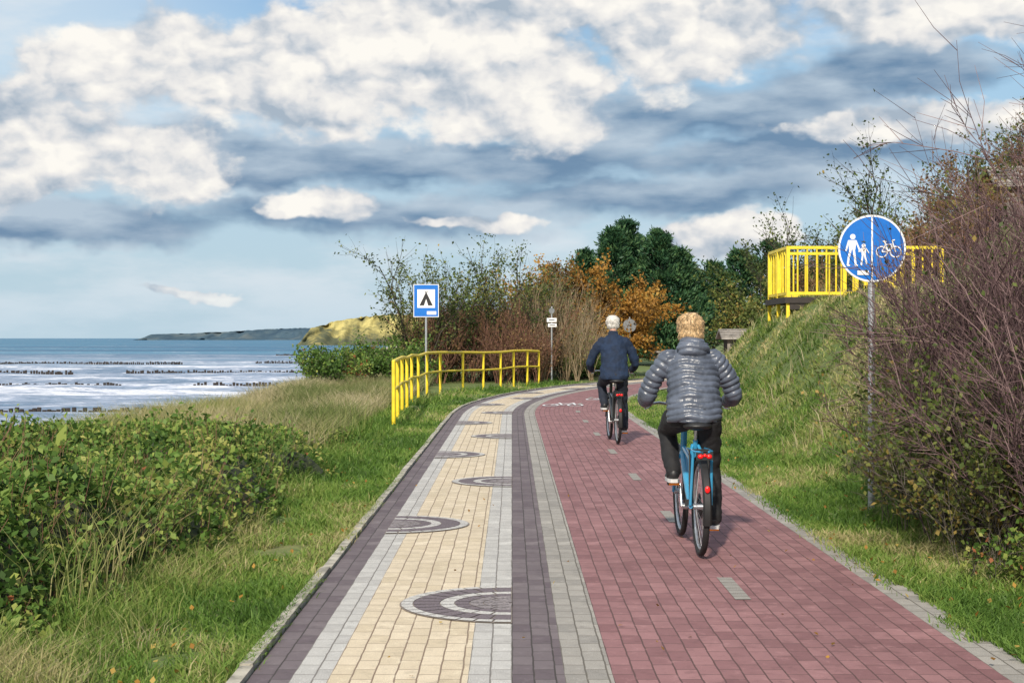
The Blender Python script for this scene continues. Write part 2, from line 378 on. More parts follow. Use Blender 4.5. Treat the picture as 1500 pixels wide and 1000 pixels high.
# ------------------------------------------------------------ path
def strip(name,u0,u1,mat,z,s0=-6,s1=100,uoff=0.,step=.5,parent=None):
    s=np.arange(s0,s1+1e-6,step); V=[];UV=[]
    for u in(u0,u1):
        X,Y=path_pt(s,u+0*s); V.append(np.stack([X,Y,z+0*s],-1)); UV.append(np.stack([s+50,u+0*s-u0+uoff],-1))
    n=len(s); V=np.concatenate(V);UV=np.concatenate(UV); i=np.arange(n-1); F=np.stack([i+n,i+n+1,i+1,i],-1)[:, ::1]
    return mk(name,V,F,mat,uv=UV,parent=parent)
walk=empty('footpath'); cyc=empty('cycle_path')
strip('purple_edge',-1.19,-1.0,M_pur,.012,parent=walk)
strip('pale_band_left',-1.0,-.83,M_whi,.012,parent=walk)
strip('yellow_band',-.83,-.2,M_yel,.012,parent=walk)
strip('pale_band_right',-.2,0.,M_whi,.012,parent=walk)
strip('purple_divider',0.,.24,M_pur,.012,parent=walk)
strip('grey_divider',.24,.46,M_gry,.012,parent=cyc)
strip('red_pavement',.46,2.24,M_red,.012,parent=cyc)
strip('grey_edge',2.24,2.45,M_gry,.012,parent=cyc)
for sd in np.arange(-2.3,60,3.72):
    c=1.36
    for q in range(4):
        s0_=sd+q*.205
        X,Y=path_pt(np.array([s0_,s0_,s0_+.198,s0_+.198]),np.array([c-.047,c+.047,c+.047,c-.047]))
        V=np.stack([X,Y,0*X+.0165],-1); mk('dash_paver',V,[[0,1,2,3]],M_gry,uv=[[.01,.01],[.01,.09],[.19,.09],[.19,.01]],parent=cyc)
def sym(sc0,u0,k=1.):
    b=MB(); 
    def st(a,c,w=.05,zz=[.0175]):
        a=np.array(a);c=np.array(c);d=(c-a)/np.linalg.norm(c-a);p=np.array([-d[1],d[0]])*w/2; zz[0]+=.0003
        pts=[a-p,c-p,c+p,a+p]; V=[]
        for q in pts:
            X,Y=path_pt(sc0+q[1]*k,u0+q[0]); V.append((float(X),float(Y),zz[0]))
        b.add(V,[(0,1,2,3)],M_white)
    for cx in(-.28,.28):
        for i in range(12):
            a0=i*math.pi/6;a1=a0+math.pi/6; st((cx+.17*math.cos(a0),.3*math.sin(a0)),(cx+.17*math.cos(a1),.3*math.sin(a1)))
    for a,c in(((-.28,0),(-.1,.55)),((-.1,.55),(.2,.55)),((.2,.55),(-.02,0)),((-.02,0),(-.28,0)),((-.02,0),(-.14,.7)),((.28,0),(.18,.75))): st(a,c)
    b.build('painted_bicycle_symbol',parent=cyc,smooth=False)
sym(34.5,1.0,1.6); sym(38,1.8,1.6)
# kerb
b=MB(); s=-3.
while s<62:
    (x0,y0),(x1,y1)=[tuple(map(float,path_pt(q,-1.232))) for q in(s,s+.97)]
    dz=random.uniform(-.006,.006); an=math.atan2(x1-x0,y1-y0)
    b.box(((x0+x1)/2+random.uniform(-.004,.004),(y0+y1)/2,-.042+dz),(.062,.985,.16),M_stone,(0,0,-an)); s+=1.0
b.build('kerb',smooth=False)
# wave ornaments
M_owh=simple('ornament_pale',(.50,.48,.45),.85,var=.3,nscale=120,bump=.3)
M_odk=simple('ornament_dark',(.15,.12,.13),.85,var=.35,nscale=90,bump=.3)
M_ojt=simple('ornament_joint',(.24,.20,.17),.9)
M_odk2=simple('ornament_core',(.23,.20,.20),.85,var=.4,nscale=70,bump=.3)
def orn(sc_,right):
    uc=0. if right else -1.0; sg=-1 if right else 1
    b=MB()
    radii=[(.64,.575,M_owh),(.57,.42,M_odk),(.415,.335,M_owh),(.33,.25,M_odk),(.245,.17,M_odk2),(.165,.02,M_odk2)]
    for r1,r0,mm in radii:
        n=max(4,int(math.pi*(r0+r1)/2/.1))
        for i in range(n):
            a0=-math.pi/2+math.pi*i/n+.006/r1; a1=-math.pi/2+math.pi*(i+1)/n-.006/r1; V=[]
            for (r,a) in((r0,a0),(r1,a0),(r1,(a0+a1)/2),(r1,a1),(r0,a1),(r0,(a0+a1)/2)):
                u=uc+sg*r*math.cos(a); s_=sc_+r*.92*math.sin(a); X,Y=path_pt(s_,u); V.append((float(X),float(Y),.0205+random.uniform(0,.001)))
            if sg<0: V=V[::-1]
            b.add(V,[tuple(range(6))],mm)
    V=[];Vn=24
    for i in range(Vn+1):
        a=-math.pi/2+math.pi*i/Vn; X,Y=path_pt(sc_+.6*math.sin(a),uc+sg*.65*math.cos(a)); V.append((float(X),float(Y),.0165))
    if sg<0: V=V[::-1]
    b.add(V,[tuple(range(len(V)))],M_ojt)
    b.build('wave_ornament',smooth=False,parent=walk)
for i in range(12): orn(8.72+3.72*i,(i%2==0))
orn(5.0,False)
# ------------------------------------------------------------ grass
def blades(name,X,Y,H,W,mat,lean=.5,z=None,bias=0.,pat=.55,rs=1.,parent=None):
    N=len(X); Z=height(X,Y)-.01 if z is None else z
    a=rng.uniform(0,2*math.pi,N); fx,fy=np.cos(a),np.sin(a); b=rng.uniform(0,2*math.pi,N); lx,ly=np.cos(b),np.sin(b)
    L=lean*H*rng.uniform(.1,1,N); V=np.zeros((N,6,3))
    for k,(t,w) in enumerate(((0,1.),(.55,.8),(1.,.12))):
        for j,sg in enumerate((-1,1)):
            V[:,2*k+j,0]=X+lx*L*t*t+sg*fx*W*w/2; V[:,2*k+j,1]=Y+ly*L*t*t+sg*fy*W*w/2; V[:,2*k+j,2]=Z+H*t*(1-.25*lean*t)
    F=np.array([[0,1,3,2],[2,3,5,4]]); F=(np.arange(N)[:,None,None]*6+F[None]).reshape(-1,4)
    r=np.clip((fbm(X*.9*rs,Y*.6*rs,21,3)-.5)*2.2*pat+(fbm(X*5*rs,Y*3.5*rs,23,2)-.5)*.7*pat+.45+bias+rng.normal(0,.16,N),0,1)
    return mk(name,V.reshape(-1,3),F,mat,np.repeat(r,6),parent=parent)
def sampY(n,y0,y1,p=1.): 
    q=rng.random(n); return 1/(1/y0+(1/y1-1/y0)*q)
g=empty('grass_verge')
n=100000; Y=sampY(n,4.5,52); w=np.where(Y<9,2.6,1.5); U=-1.28-rng.random(n)*w
H=(.035+.085*rng.random(n)**1.5)*(1+1.3*SS(-U,1.7,2.5))*(.4+1.2*fbm(U*3,Y*3,5)); X,YP=path_pt(Y,U)
k=~(fbm(U*1.8,Y*1.1,77,3)>.69)
blades('verge_left',X[k],YP[k],H[k],np.clip(.004+.0006*Y[k],.005,.03),G_short,1.,parent=g,pat=.8,bias=-.08)
n=11000; Y=sampY(n,4.5,40); U=-1.265+rng.normal(0,.028,n); k=fbm(U*3,Y*1.2,8)>.42; X,YP=path_pt(Y,U)
blades('kerb_tufts',X[k],YP[k],.03+.07*rng.random(k.sum()),.007+0*X[k],G_short,1.2,parent=g,z=np.zeros(k.sum()))
n=90000; Y=sampY(n,5.5,45); X0=2.42; X=X0+rng.random(n)**1.1*2.2; H=(.035+.08*rng.random(n)**1.5)*(1+.8*SS(X,2.9,3.6))*(.5+fbm(X*3,Y*3,6)); XP,YP=path_pt(Y,X)
blades('verge_right',XP,YP,H,np.clip(.004+.0006*Y,.005,.02),G_short,1.,parent=g,bias=-.06,pat=.8)
n=9000; Y=sampY(n,5.5,45); X=2.43+rng.normal(0,.06,n); k=fbm(X*1,Y*1.3,9)>.45; XP,YP=path_pt(Y[k],X[k])
blades('path_edge_tufts',XP,YP,.03+.06*rng.random(k.sum()),.008+0*XP,G_short,1.2,parent=g,z=np.zeros(k.sum())+.005)
n=125000; Y=sampY(n,11,62); U=3.3+rng.random(n)*6.5; XP,YP=path_pt(Y,U)
H=(.05+.12*rng.random(n)**1.4)*(.2+1.5*fbm(XP*2.2,YP*2.2,15))
blades('slope_grass',XP,YP,H,np.clip(.005+.0007*YP,.008,.04),G_tall,1.3,parent=g,bias=-.02,pat=1.1,rs=1.5)
n=6000; Y=sampY(n,11,50); U=3.6+rng.random(n)**.8*5; XP,YP=path_pt(Y,U); k=fbm(XP*.9,YP*.9,19)>.52
blades('slope_dry_stalks',XP[k],YP[k],.2+.25*rng.random(k.sum()),.008+.0002*YP[k],G_dry,.8,parent=g)
g2=empty('dune_grass')
n=4500; Y=sampY(n,6,24); X=-2.2+rng.normal(0,.18,n); k=fbm(X*1.2,Y*.7,31)>.45
blades('edge_tall',X[k],Y[k],.10+.2*rng.random(k.sum()),.006+0*X[k],G_tall,.9,parent=g2,bias=.0)
n=4200; Y=sampY(n,4.6,8.0); X=-1.8-rng.random(n)*1.8
blades('foreground_dry',X,Y,.08+.14*rng.random(n),.005+0*X,G_dry,1.2,parent=g2)
n=9000; Y=sampY(n,8,26); X=-2.3-rng.random(n)*4; k=fbm(X*1.1,Y*.7,35)>.48
blades('grass_between_shrubs',X[k],Y[k],.45+.4*rng.random(k.sum()),.007+0*X[k],G_tall,.8,parent=g2,bias=.1)
n=60000; Y=rng.uniform(18,50,n); X=-6.5+rng.random(n)*3.9
blades('dune_tall',X,Y,(.25+.38*rng.random(n))*(.35+1.1*fbm(X*.9,Y*.6,44)),.014+0*X,G_dry,.9,parent=g2,bias=-.12,pat=1.)
n=22000; Y=rng.uniform(8,27,n); X=-7.5+rng.random(n)*3.2
blades('bank_tall',X,Y,(.3+.45*rng.random(n)),.009+0*X,G_tall,.8,parent=g2,bias=.15,pat=.8)
acc=Acc(); n=420; Y=sampY(n,5,24); X=np.where(rng.random(n)<.45,-1.3-rng.random(n)*1.2,2.2+rng.random(n)*1.4)
leaves(acc,np.stack([X,Y,height(X,Y)+.05],-1),.04,rng.random(n),up=2)
n=50; Y=sampY(n,6,20); X=rng.uniform(-1.1,2.3,n); leaves(acc,np.stack([X,Y,0*X+.022],-1),.03,rng.random(n),up=6)
acc.make('fallen_leaves',L_orange)
# ------------------------------------------------------------ left bush mass
def bushh(X,Y):
    edge=-2.08-.55*(fbm(Y*.6,Y*0+2,51)-.5)*2
    e=SS(edge-X,0,.7)*SS(Y,6.9,8.6)*(1-SS(Y,20,24))
    hh=np.interp(Y,[7,10,14,18,24],[.64,.70,.58,.38,.24])*(.35+1.15*fbm(X*1.3,Y*1.1,52,3))
    return hh*e
bs=empty('coastal_shrub')
n=105000; Y=sampY(n,6.9,25); X=-1.75-rng.random(n)**.8*5.8; m_=bushh(X,Y); k=m_>.05
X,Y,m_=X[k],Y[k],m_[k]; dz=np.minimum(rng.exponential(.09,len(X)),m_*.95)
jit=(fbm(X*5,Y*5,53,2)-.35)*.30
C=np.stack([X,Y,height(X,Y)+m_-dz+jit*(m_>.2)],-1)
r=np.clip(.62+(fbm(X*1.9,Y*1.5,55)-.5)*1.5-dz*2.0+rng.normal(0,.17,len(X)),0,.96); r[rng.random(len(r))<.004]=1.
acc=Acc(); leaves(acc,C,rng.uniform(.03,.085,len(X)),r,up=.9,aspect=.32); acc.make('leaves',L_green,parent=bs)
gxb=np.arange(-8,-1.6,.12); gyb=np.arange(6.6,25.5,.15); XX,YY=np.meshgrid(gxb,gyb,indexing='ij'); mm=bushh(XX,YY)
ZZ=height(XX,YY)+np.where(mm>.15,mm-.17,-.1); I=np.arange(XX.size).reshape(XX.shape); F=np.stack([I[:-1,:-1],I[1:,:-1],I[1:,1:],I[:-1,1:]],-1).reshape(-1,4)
M_under=simple('dark_inner_mound',(.035,.045,.018),.95,var=.5,nscale=12)
mk('dark_inner_mound',np.stack([XX,YY,ZZ],-1).reshape(-1,3),F,M_under,parent=bs)  # dark filler sheet added inside the shrub to close gaps between leaves
n=2400; Y=sampY(n,7.2,22); X=-2.0-rng.random(n)*4; m_=bushh(X,Y); k=m_>.1; X,Y,m_=X[k],Y[k],m_[k]; nn=len(X)
P,Rr=grow(np.stack([X,Y,height(X,Y)],-1),np.stack([rng.normal(0,.4,nn),rng.normal(0,.4,nn),np.ones(nn)],-1),m_*1.3,np.full(nn,.004),4,.15)
acc=Acc(); tubes(acc,P,Rr,3); acc.make('stems',B_red,parent=bs)
C=P[:,2:].reshape(-1,3); C=np.repeat(C,3,0)+rng.normal(0,.02,(len(C)*3,3)); acc=Acc(); leaves(acc,C,rng.uniform(.03,.07,len(C)),np.clip(rng.normal(.68,.18,len(C)),0,.98),up=.5,aspect=.3); acc.make('shoot_leaves',L_green,parent=bs)
acc=Acc(); C=np.array([[-3.55,12.2,.74],[-3.62,12.25,.70],[-3.7,12.2,.66]]); leaves(acc,C,.22,np.array([.75,.7,.85]),up=.2,aspect=.25,tdir=np.array([[.8,0,.9],[-.3,0,1],[.1,0,1.]])*2); acc.make('broad_leaf_plant',L_green)
# ------------------------------------------------------------ shrubs and trees
def shrub(name,bases,hs,spread,nst,bark,leafm=None,nl=0,ls=.08,kid=(6,3),ang=.6,rad=.012,thin=1.,upw=.05,rb=0.,parent=None,lowleaf=0.):
    e=empty(name) if parent is None else parent
    bases=np.asarray(bases,float); B=np.repeat(bases,nst,0); Hh=np.repeat(np.asarray(hs,float),nst)*rng.uniform(.55,1.08,len(B))
    n=len(B); D=np.stack([rng.normal(0,spread,n),rng.normal(0,spread,n),np.ones(n)],-1); B=B+np.stack([rng.normal(0,.12,n)*spread*3,rng.normal(0,.12,n)*spread*3,0*Hh-.1],-1)
    acc=Acc(); P0,R0=grow(B,D,Hh,rad*(Hh/2+.3),5,.12,upw,.3); tubes(acc,P0,R0,4)
    s,d,l,r=kids(P0,R0,Hh,kid[0],.25,ang,.45,.6); P1,R1=grow(s,d,l,np.maximum(r,.003*thin),4,.15,upw,.4); tubes(acc,P1,R1,3)
    s,d,l,r=kids(P1,R1,l,kid[1],.2,ang,.5,.6); P2,R2=grow(s,d,l,np.maximum(r,.0022*thin),2,.15,upw,.5); tubes(acc,P2,R2,3)
    acc.make('branches',bark,parent=e)
    if leafm and nl:
        Q=np.concatenate([P2.reshape(-1,3),P1[:,1:].reshape(-1,3)]); 
        if lowleaf: 
            zz=Q[:,2]-Q[:,2].min(); Q=Q[rng.random(len(Q))<np.exp(-zz/lowleaf)]
        idx=rng.integers(0,len(Q),nl); C=Q[idx]+rng.normal(0,ls*.8,(nl,3)); acc=Acc()
        rr=np.clip(.5+(fbm(C[:,0]*.9+C[:,1]*.5,C[:,2]*.9,61)-.5)*1.5+rb+rng.normal(0,.17,nl),0,1)
        leaves(acc,C,rng.uniform(.6,1.2,nl)*ls,rr,up=.3); acc.make('leaves',leafm,parent=e)
    return e
def gb(X,Y): 
    X=np.asarray(X,float);Y=np.asarray(Y,float); return np.stack([X,Y,height(X,Y)],-1)
def rb(n,x0,x1,y0,y1): return gb(rng.uniform(x0,x1,n),rng.uniform(y0,y1,n))
e=empty('twiggy_bush')
b1=rb(160,3.45,6.4,8.8,12.8)
shrub('x',b1,1.8+.5*np.clip(b1[:,0]-3.4,0,1.4)+.25*rng.random(len(b1)),.27,5,B_purple,L_bush,10000,.042,(9,6),.6,.0075,1.35,.05,parent=e,lowleaf=1.0)
shrub('x',rb(6,4.5,5.4,9.6,11.5),[3.0]*6,.14,2,B_purple,None,0,.04,(8,4),.5,.007,1.2,parent=e)
b1=rb(28,3.12,3.7,9.6,12.6)
shrub('x',b1,[1.3]*28,.25,6,B_grey,L_bush,15000,.048,(6,3),.6,.004,parent=e,rb=.12)
b1=rb(18,3.1,4.6,6.6,9.4)
shrub('leafy_weeds',b1,[.45]*18,.5,7,B_grey,L_green,8000,.045,(5,3),.6,.003,rb=.1)
b1=rb(24,-6.3,-2.9,43,62); shrub('dark_green_shrub',b1,[1.35]*24,.5,6,B_grey,L_green,26000,.10,(5,3),.7,.008,2,rb=-.12)
b1=gb([-3.6,-2.7,-1.6,-.6],[52,54,53,55]); shrub('coastal_tree',b1,[4.2,4.6,4.6,4.5],.45,5,B_dark,L_bush,8500,.11,(9,6),.6,.018,2.4,rb=-.1)
b1=gb([.2,.9,1.3],[57,58,60]); shrub('coastal_tree',b1,[4.5,4.2,4.0],.3,5,B_dark,L_bush,5500,.10,(9,6),.6,.016,2.2)
b1=rb(34,-3.0,1.2,51.5,56); shrub('red_brown_brush',b1,rng.uniform(1.7,2.9,34),.3,7,B_red,L_brown,12000,.08,(8,5),.5,.009,2.6)
b1=rb(26,-2.5,2.4,54,60); shrub('green_brown_brush',b1,rng.uniform(2.4,3.7,26),.4,6,B_grey,L_bush,25000,.09,(7,4),.6,.009,2.2,rb=.1)
b1=rb(16,1.0,2.9,53.5,60); shrub('straw_reeds',b1,rng.uniform(1.6,3.4,16),.12,12,B_straw,L_brown,1500,.09,(4,2),.3,.007,2.2)
b1=rb(20,.6,4.6,55,63); shrub('green_undershrub',b1,rng.uniform(.7,1.4,20),.4,6,B_grey,L_green,15000,.09,(5,3),.6,.007,2,rb=.05)
b1=gb([2.5,3.6,1.9,4.3],[62,63,61,62]); shrub('autumn_tree',b1,[4.1,4.2,3.8,3.4],.38,6,B_grey,L_orange,34000,.15,(9,5),.65,.016,2.2)
b1=gb([2.2,1.5],[68,66]); shrub('autumn_tree',b1,[4.3,4.0],.45,5,B_red,L_brown,10000,.14,(8,5),.65,.016,2.2)
def pine(name,x,y,H,W,n_cl=260,npc=60,low=.08,ls=.16):
    e=empty(name); z0=float(height(x,y)); acc=Acc()
    P,Rr=grow(np.array([[x,y,z0-.2]]),np.array([[0,0,1.]]),np.array([H*.97]),np.array([.14]),8,.03,.1,.15); tubes(acc,P,Rr,7)
    t=np.sort(rng.uniform(low,.98,n_cl)); a=rng.uniform(0,2*math.pi,n_cl)
    rad=W*np.power(np.clip(1-t,0,1),.5)*rng.uniform(.6,1.2,n_cl)*np.clip(.78+t*1.2,0,1)
    st=np.stack([x+0*t,y+0*t,z0+H*t*.93],-1); d=np.stack([np.cos(a),np.sin(a),rng.uniform(.1,.7,n_cl)],-1)
    P2,R2=grow(st,d,rad,np.full(n_cl,.025),4,.08,.04,.3); tubes(acc,P2,R2,3); acc.make('trunk',B_grey,parent=e)
    ac=Acc(); tt=rng.uniform(.35,1.03,(n_cl,npc)); seg=np.clip((tt*4).astype(int),0,3); f=tt*4-seg
    C=P2[np.arange(n_cl)[:,None],seg]*(1-f[...,None])+P2[np.arange(n_cl)[:,None],seg+1]*f[...,None]
    C=(C+rng.normal(0,.15,C.shape)*np.array([1,1,.7])).reshape(-1,3)
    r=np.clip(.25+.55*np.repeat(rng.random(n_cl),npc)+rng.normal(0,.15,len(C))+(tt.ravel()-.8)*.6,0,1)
    td=np.repeat(d,npc,0); leaves(ac,C,rng.uniform(.6,1.3,len(C))*ls,r,up=.2,aspect=.2,tdir=td*.8+np.array([0,0,.6])); ac.make('needles',L_dark,parent=e)
for (x,y,H,W) in((5.6,84,8.2,1.8),(6.6,87,8.9,2.1),(8.2,84,8.0,2.1),(9.5,86,6.9,1.8),(7.4,91,8.2,2.3),(4.4,90,7.2,1.7)):
    pine('pine_tree',x,y,H,W,260,60,ls=.24,low=.02)
for (x,y,H,W) in((12.6,104,6.6,2.2),(14.4,108,7.4,2.4),(16.6,110,8.4,2.6),(19,112,9.4,2.8)):
    pine('pine_tree',x,y,H,W,150,45,ls=.32)
def hill(n,u0,u1,y0,y1):
    Y=rng.uniform(y0,y1,n); U=rng.uniform(u0,u1,n); X=XC-np.sqrt(np.maximum((XC-U)**2-np.maximum(Y-S0,0)**2,0)); return gb(X,Y)
b1=hill(44,4.5,8,50,66); shrub('hillside_brush',b1,rng.uniform(1.2,2.2,44),.4,6,B_red,L_brown,22000,.11,(6,4),.6,.01,2.6,rb=.15)
b1=hill(120,8,22,40,60); shrub('hillside_brush',b1,rng.uniform(1.4,2.6,120),.45,5,B_grey,L_bush,66000,.12,(6,3),.6,.01,2.4,rb=.08)
b1=hill(44,9,20,36,48); shrub('hillside_brush',b1,rng.uniform(1.3,2.6,44),.4,5,B_red,L_brown,16000,.10,(7,4),.6,.01,2.4)
b1=gb([11.6,12.8,14.1,12.6],[62,61,60,66]); shrub('birch_tree',b1,[5.8,6.8,6.4,6.4],.36,5,B_dark,L_bush,7500,.14,(10,7),.65,.02,3.2,rb=-.2)
b1=gb([15.2,16.4,17.4],[58,60,56]); shrub('young_tree',b1,[4.6,4.2,3.8],.22,4,B_grey,L_bush,2000,.12,(9,5),.6,.014,2.4)
b1=gb([11.0,10.2,11.9],[61,62,60]); shrub('dark_tree',b1,[4.9,4.2,4.6],.38,6,B_dark,L_bush,16000,.14,(9,6),.6,.016,2.6,rb=-.2)
# ------------------------------------------------------------ yellow railing along path
def railing(name,pts,hgt,r=.032,zb=None):
    b=MB(); top=[];mid=[]
    for x,y in pts:
        z=float(height(x,y)) if zb is None else zb
        b.tube((x,y,z-.2),(x,y,z+hgt),r,M_yellow,n=12); top.append((x,y,z+hgt)); mid.append((x,y,z+hgt*.55))
    b.path(top,r,M_yellow,12); b.path(mid,r*.8,M_yellow,10)
    for p in top: b.ell(p,(r*1.05,)*3,M_yellow,12,6)
    return b.build(name)
pts=[(-2.12,27),(-2.2,29),(-2.26,31),(-2.3,33),(-2.33,35),(-2.3,37),(-2.2,39),(-1.95,41),(-1.4,43),(-.85,44.7),(-.35,46.3),(.05,47.8),(.5,49.2),(.9,50.6)]
railing('yellow_railing',pts,1.14,.036)
b=MB(); z=2.32; xa,xb,ya,yb=5.62,8.75,30.7,32.9; r=.05
b.box(((xa+xb)/2,31.8,z),(xb-xa+.15,2.4,.12),M_wood); b.box(((xa+xb)/2,30.68,z-.12),(xb-xa-.05,.1,.14),M_wood)
for x,y in((xa,ya),(xa+1.15,ya),(xa+2.15,ya),(xb,ya),(xa,yb),(xb,yb),(xa+1.9,yb),(xa,31.8)):
    b.tube((x,y,z-.75),(x,y,z+1.05),r,M_yellow,n=4)
for (p,q,sp_) in(((xa,ya),(xb,ya),.19),((xa,yb),(xb,yb),.25),((xa,ya),(xa,yb),.25)):
    for h in(1.07,.14): b.tube((*p,z+h),(*q,z+h),.042,M_yellow,n=4)
    L=math.dist(p,q); nb=int(L/sp_)
    for i in range(1,nb):
        t=i/nb; x=p[0]+(q[0]-p[0])*t; y=p[1]+(q[1]-p[1])*t; b.tube((x,y,z+.14),(x,y,z+1.07),.018,M_yellow,n=6)
b.tube((7.1,30.55,z+.75),(7.9,30.3,z+.1),.04,M_yellow,n=8); b.tube((7.1,30.55,z+.4),(7.8,30.35,z-.15),.03,M_yellow,n=8)
b.tube((7.15,30.5,z-.6),(7.15,30.5,z+.8),.035,M_yellow,n=8)
b.build('viewing_platform')
# ------------------------------------------------------------ signs
def disc(r,n=48,cx=0,cz=0): return [(cx+r*math.cos(2*math.pi*i/n),cz+r*math.sin(2*math.pi*i/n)) for i in range(n)]
class Ly:
    def __init__(s,y): s.y=y
    def nx(s): s.y-=.0004; return s.y
def strk(b,ly,a,c,w,m):
    a=Vector(a);c=Vector(c);d=(c-a).normalized();p=Vector((-d.y,d.x))*w/2; b.flat([a-p,c-p,c+p,a+p],ly.nx(),m)
e=empty('traffic_sign',(3.2,13.4,float(height(3.2,13.4))),rz=R_(-3))
b=MB(); b.tube((0,.03,-.3),(0,.03,2.36),.03,M_galv,n=14); b.box((0,.02,2.2),(.12,.03,.04),M_galv); b.box((0,.02,2.45),(.12,.03,.04),M_galv); b.ell((0,.03,2.36),(.031,.031,.015),M_galv)
b.build('post',e)
b=MB(); b.tube((0,0,0),(0,.008,0),.30,M_galv,n=64); ly=Ly(-.001)
b.flat(disc(.297),ly.nx(),M_white); b.flat(disc(.282),ly.nx(),M_blue); b.flat([(-.007,-.28),(.007,-.28),(.007,.28),(-.007,.28)],ly.nx(),M_white)
ax=-.175
def W(a,c,w): strk(b,ly,a,c,w,M_white)
b.flat(disc(.024,20,ax+.005,.105),ly.nx(),M_white); b.flat([(ax-.035,.075),(ax+.035,.075),(ax+.028,-.01),(ax-.028,-.01)],ly.nx(),M_white)
W((ax-.03,.07),(ax-.055,-.02),.015); W((ax+.03,.07),(ax+.072,-.03),.015); W((ax-.012,0),(ax-.03,-.075),.02); W((ax-.03,-.07),(ax-.04,-.15),.018); W((ax+.012,0),(ax+.022,-.075),.02); W((ax+.022,-.07),(ax+.03,-.15),.018); W((ax-.045,-.15),(ax-.02,-.15),.012); W((ax+.025,-.15),(ax+.05,-.15),.012)
cx=-.075
b.flat(disc(.018,18,cx,.025),ly.nx(),M_white); b.flat([(cx-.022,.005),(cx+.022,.005),(cx+.018,-.06),(cx-.018,-.06)],ly.nx(),M_white)
W((cx-.018,0),(cx-.045,-.03),.011); W((cx+.018,0),(cx+.045,-.04),.011); W((cx-.008,-.055),(cx-.022,-.15),.015); W((cx+.008,-.055),(cx+.028,-.14),.015)
b.flat([(-.13,-.235),(-.03,-.235),(-.03,-.195),(-.13,-.195)],ly.nx(),M_white)
for wx in(.085,.205):
    n=28; rr=.052; 
    for i in range(n):
        a0=2*math.pi*i/n;a1=2*math.pi*(i+1)/n; b.flat([(wx+q*math.cos(t),-.03+q*math.sin(t)) for q,t in((rr-.01,a0),(rr,a0),(rr,a1),(rr-.01,a1))],ly.y-.0004,M_white)
    ly.nx()
for a,c in(((.085,-.03),(.115,.035)),((.115,.035),(.18,.035)),((.18,.035),(.14,-.03)),((.14,-.03),(.085,-.03)),((.14,-.03),(.108,.06)),((.205,-.03),(.172,.07)),((.172,.07),(.198,.075))): W(a,c,.010)
W((.092,.062),(.125,.062),.013)
o=b.build('sign_face',e,smooth=False); o.location.z=2.345-float(height(3.2,13.4))
e=empty('camping_sign',(-2.29,40.2,float(height(-2.29,40.2))),rz=R_(2))
b=MB(); b.tube((0,.03,-.3),(0,.03,2.9),.03,M_galv,n=12); b.build('post',e)
b=MB(); zc=2.52; b.box((0,.0,zc),(.68,.012,.88),M_galv); ly=Ly(-.007)
b.flat([(-.335,zc-.435),(.335,zc-.435),(.335,zc+.435),(-.335,zc+.435)],ly.nx(),M_white); b.flat([(-.32,zc-.42),(.32,zc-.42),(.32,zc+.42),(-.32,zc+.42)],ly.nx(),M_blue)
b.flat([(-.235,zc-.19),(.235,zc-.19),(.235,zc+.30),(-.235,zc+.30)],ly.nx(),M_white)
b.flat([(-.18,zc-.13),(-.055,zc-.13),(0,zc+.05),(.055,zc-.13),(.18,zc-.13),(.02,zc+.2),(-.02,zc+.2)],ly.nx(),M_black)
strk(b,ly,(-.03,zc+.14),(.035,zc+.26),.022,M_black); strk(b,ly,(.03,zc+.14),(-.035,zc+.26),.022,M_black)
b.flat([(.02,zc-.37),(.27,zc-.37),(.27,zc-.28),(.02,zc-.28)],ly.nx(),M_white)
b.build('sign_face',e,smooth=False)
e=empty('direction_sign',(1.38,52.4,float(height(1.38,52.4))))
b=MB(); b.tube((0,.03,-.2),(0,.03,2.65),.03,M_galv,n=10); b.flat(disc(.10,20,0,2.5),-.004,M_back); b.box((0,.0,2.18),(.34,.02,.14),M_white); b.box((.02,.0,2.0),(.3,.02,.12),M_white); b.box((0,-.012,2.18),(.2,.003,.03),M_black); b.box((.02,-.012,2.0),(.2,.003,.03),M_black); b.build('sign_panels',e)
e=empty('road_sign',(4.72,60.5,0),rz=R_(-10))
b=MB(); b.tube((0,.03,-.2),(0,.03,2.4),.03,M_galv,n=10); b.tube((0,.0,2.05),(0,-.01,2.05),.27,M_back,n=28); b.build('sign_back',e)
M_plank=simple('weathered_plank',(.20,.18,.16),.85,var=.4,nscale=5,bump=.4)
M_roof=simple('grey_roof',(.30,.28,.26),.85,var=.3,nscale=4,bump=.4)
b=MB()
for i in range(6): b.box((6.3+.16*i-.4,60,.48),(.14,.05,.95),M_plank)
for i in range(5): b.box((5.82,60.15+.16*i,.48),(.05,.14,.95),M_plank)
b.box((6.3,60.4,1.0),(1.1,.9,.06),M_plank); b.build('wooden_litter_box',smooth=False)
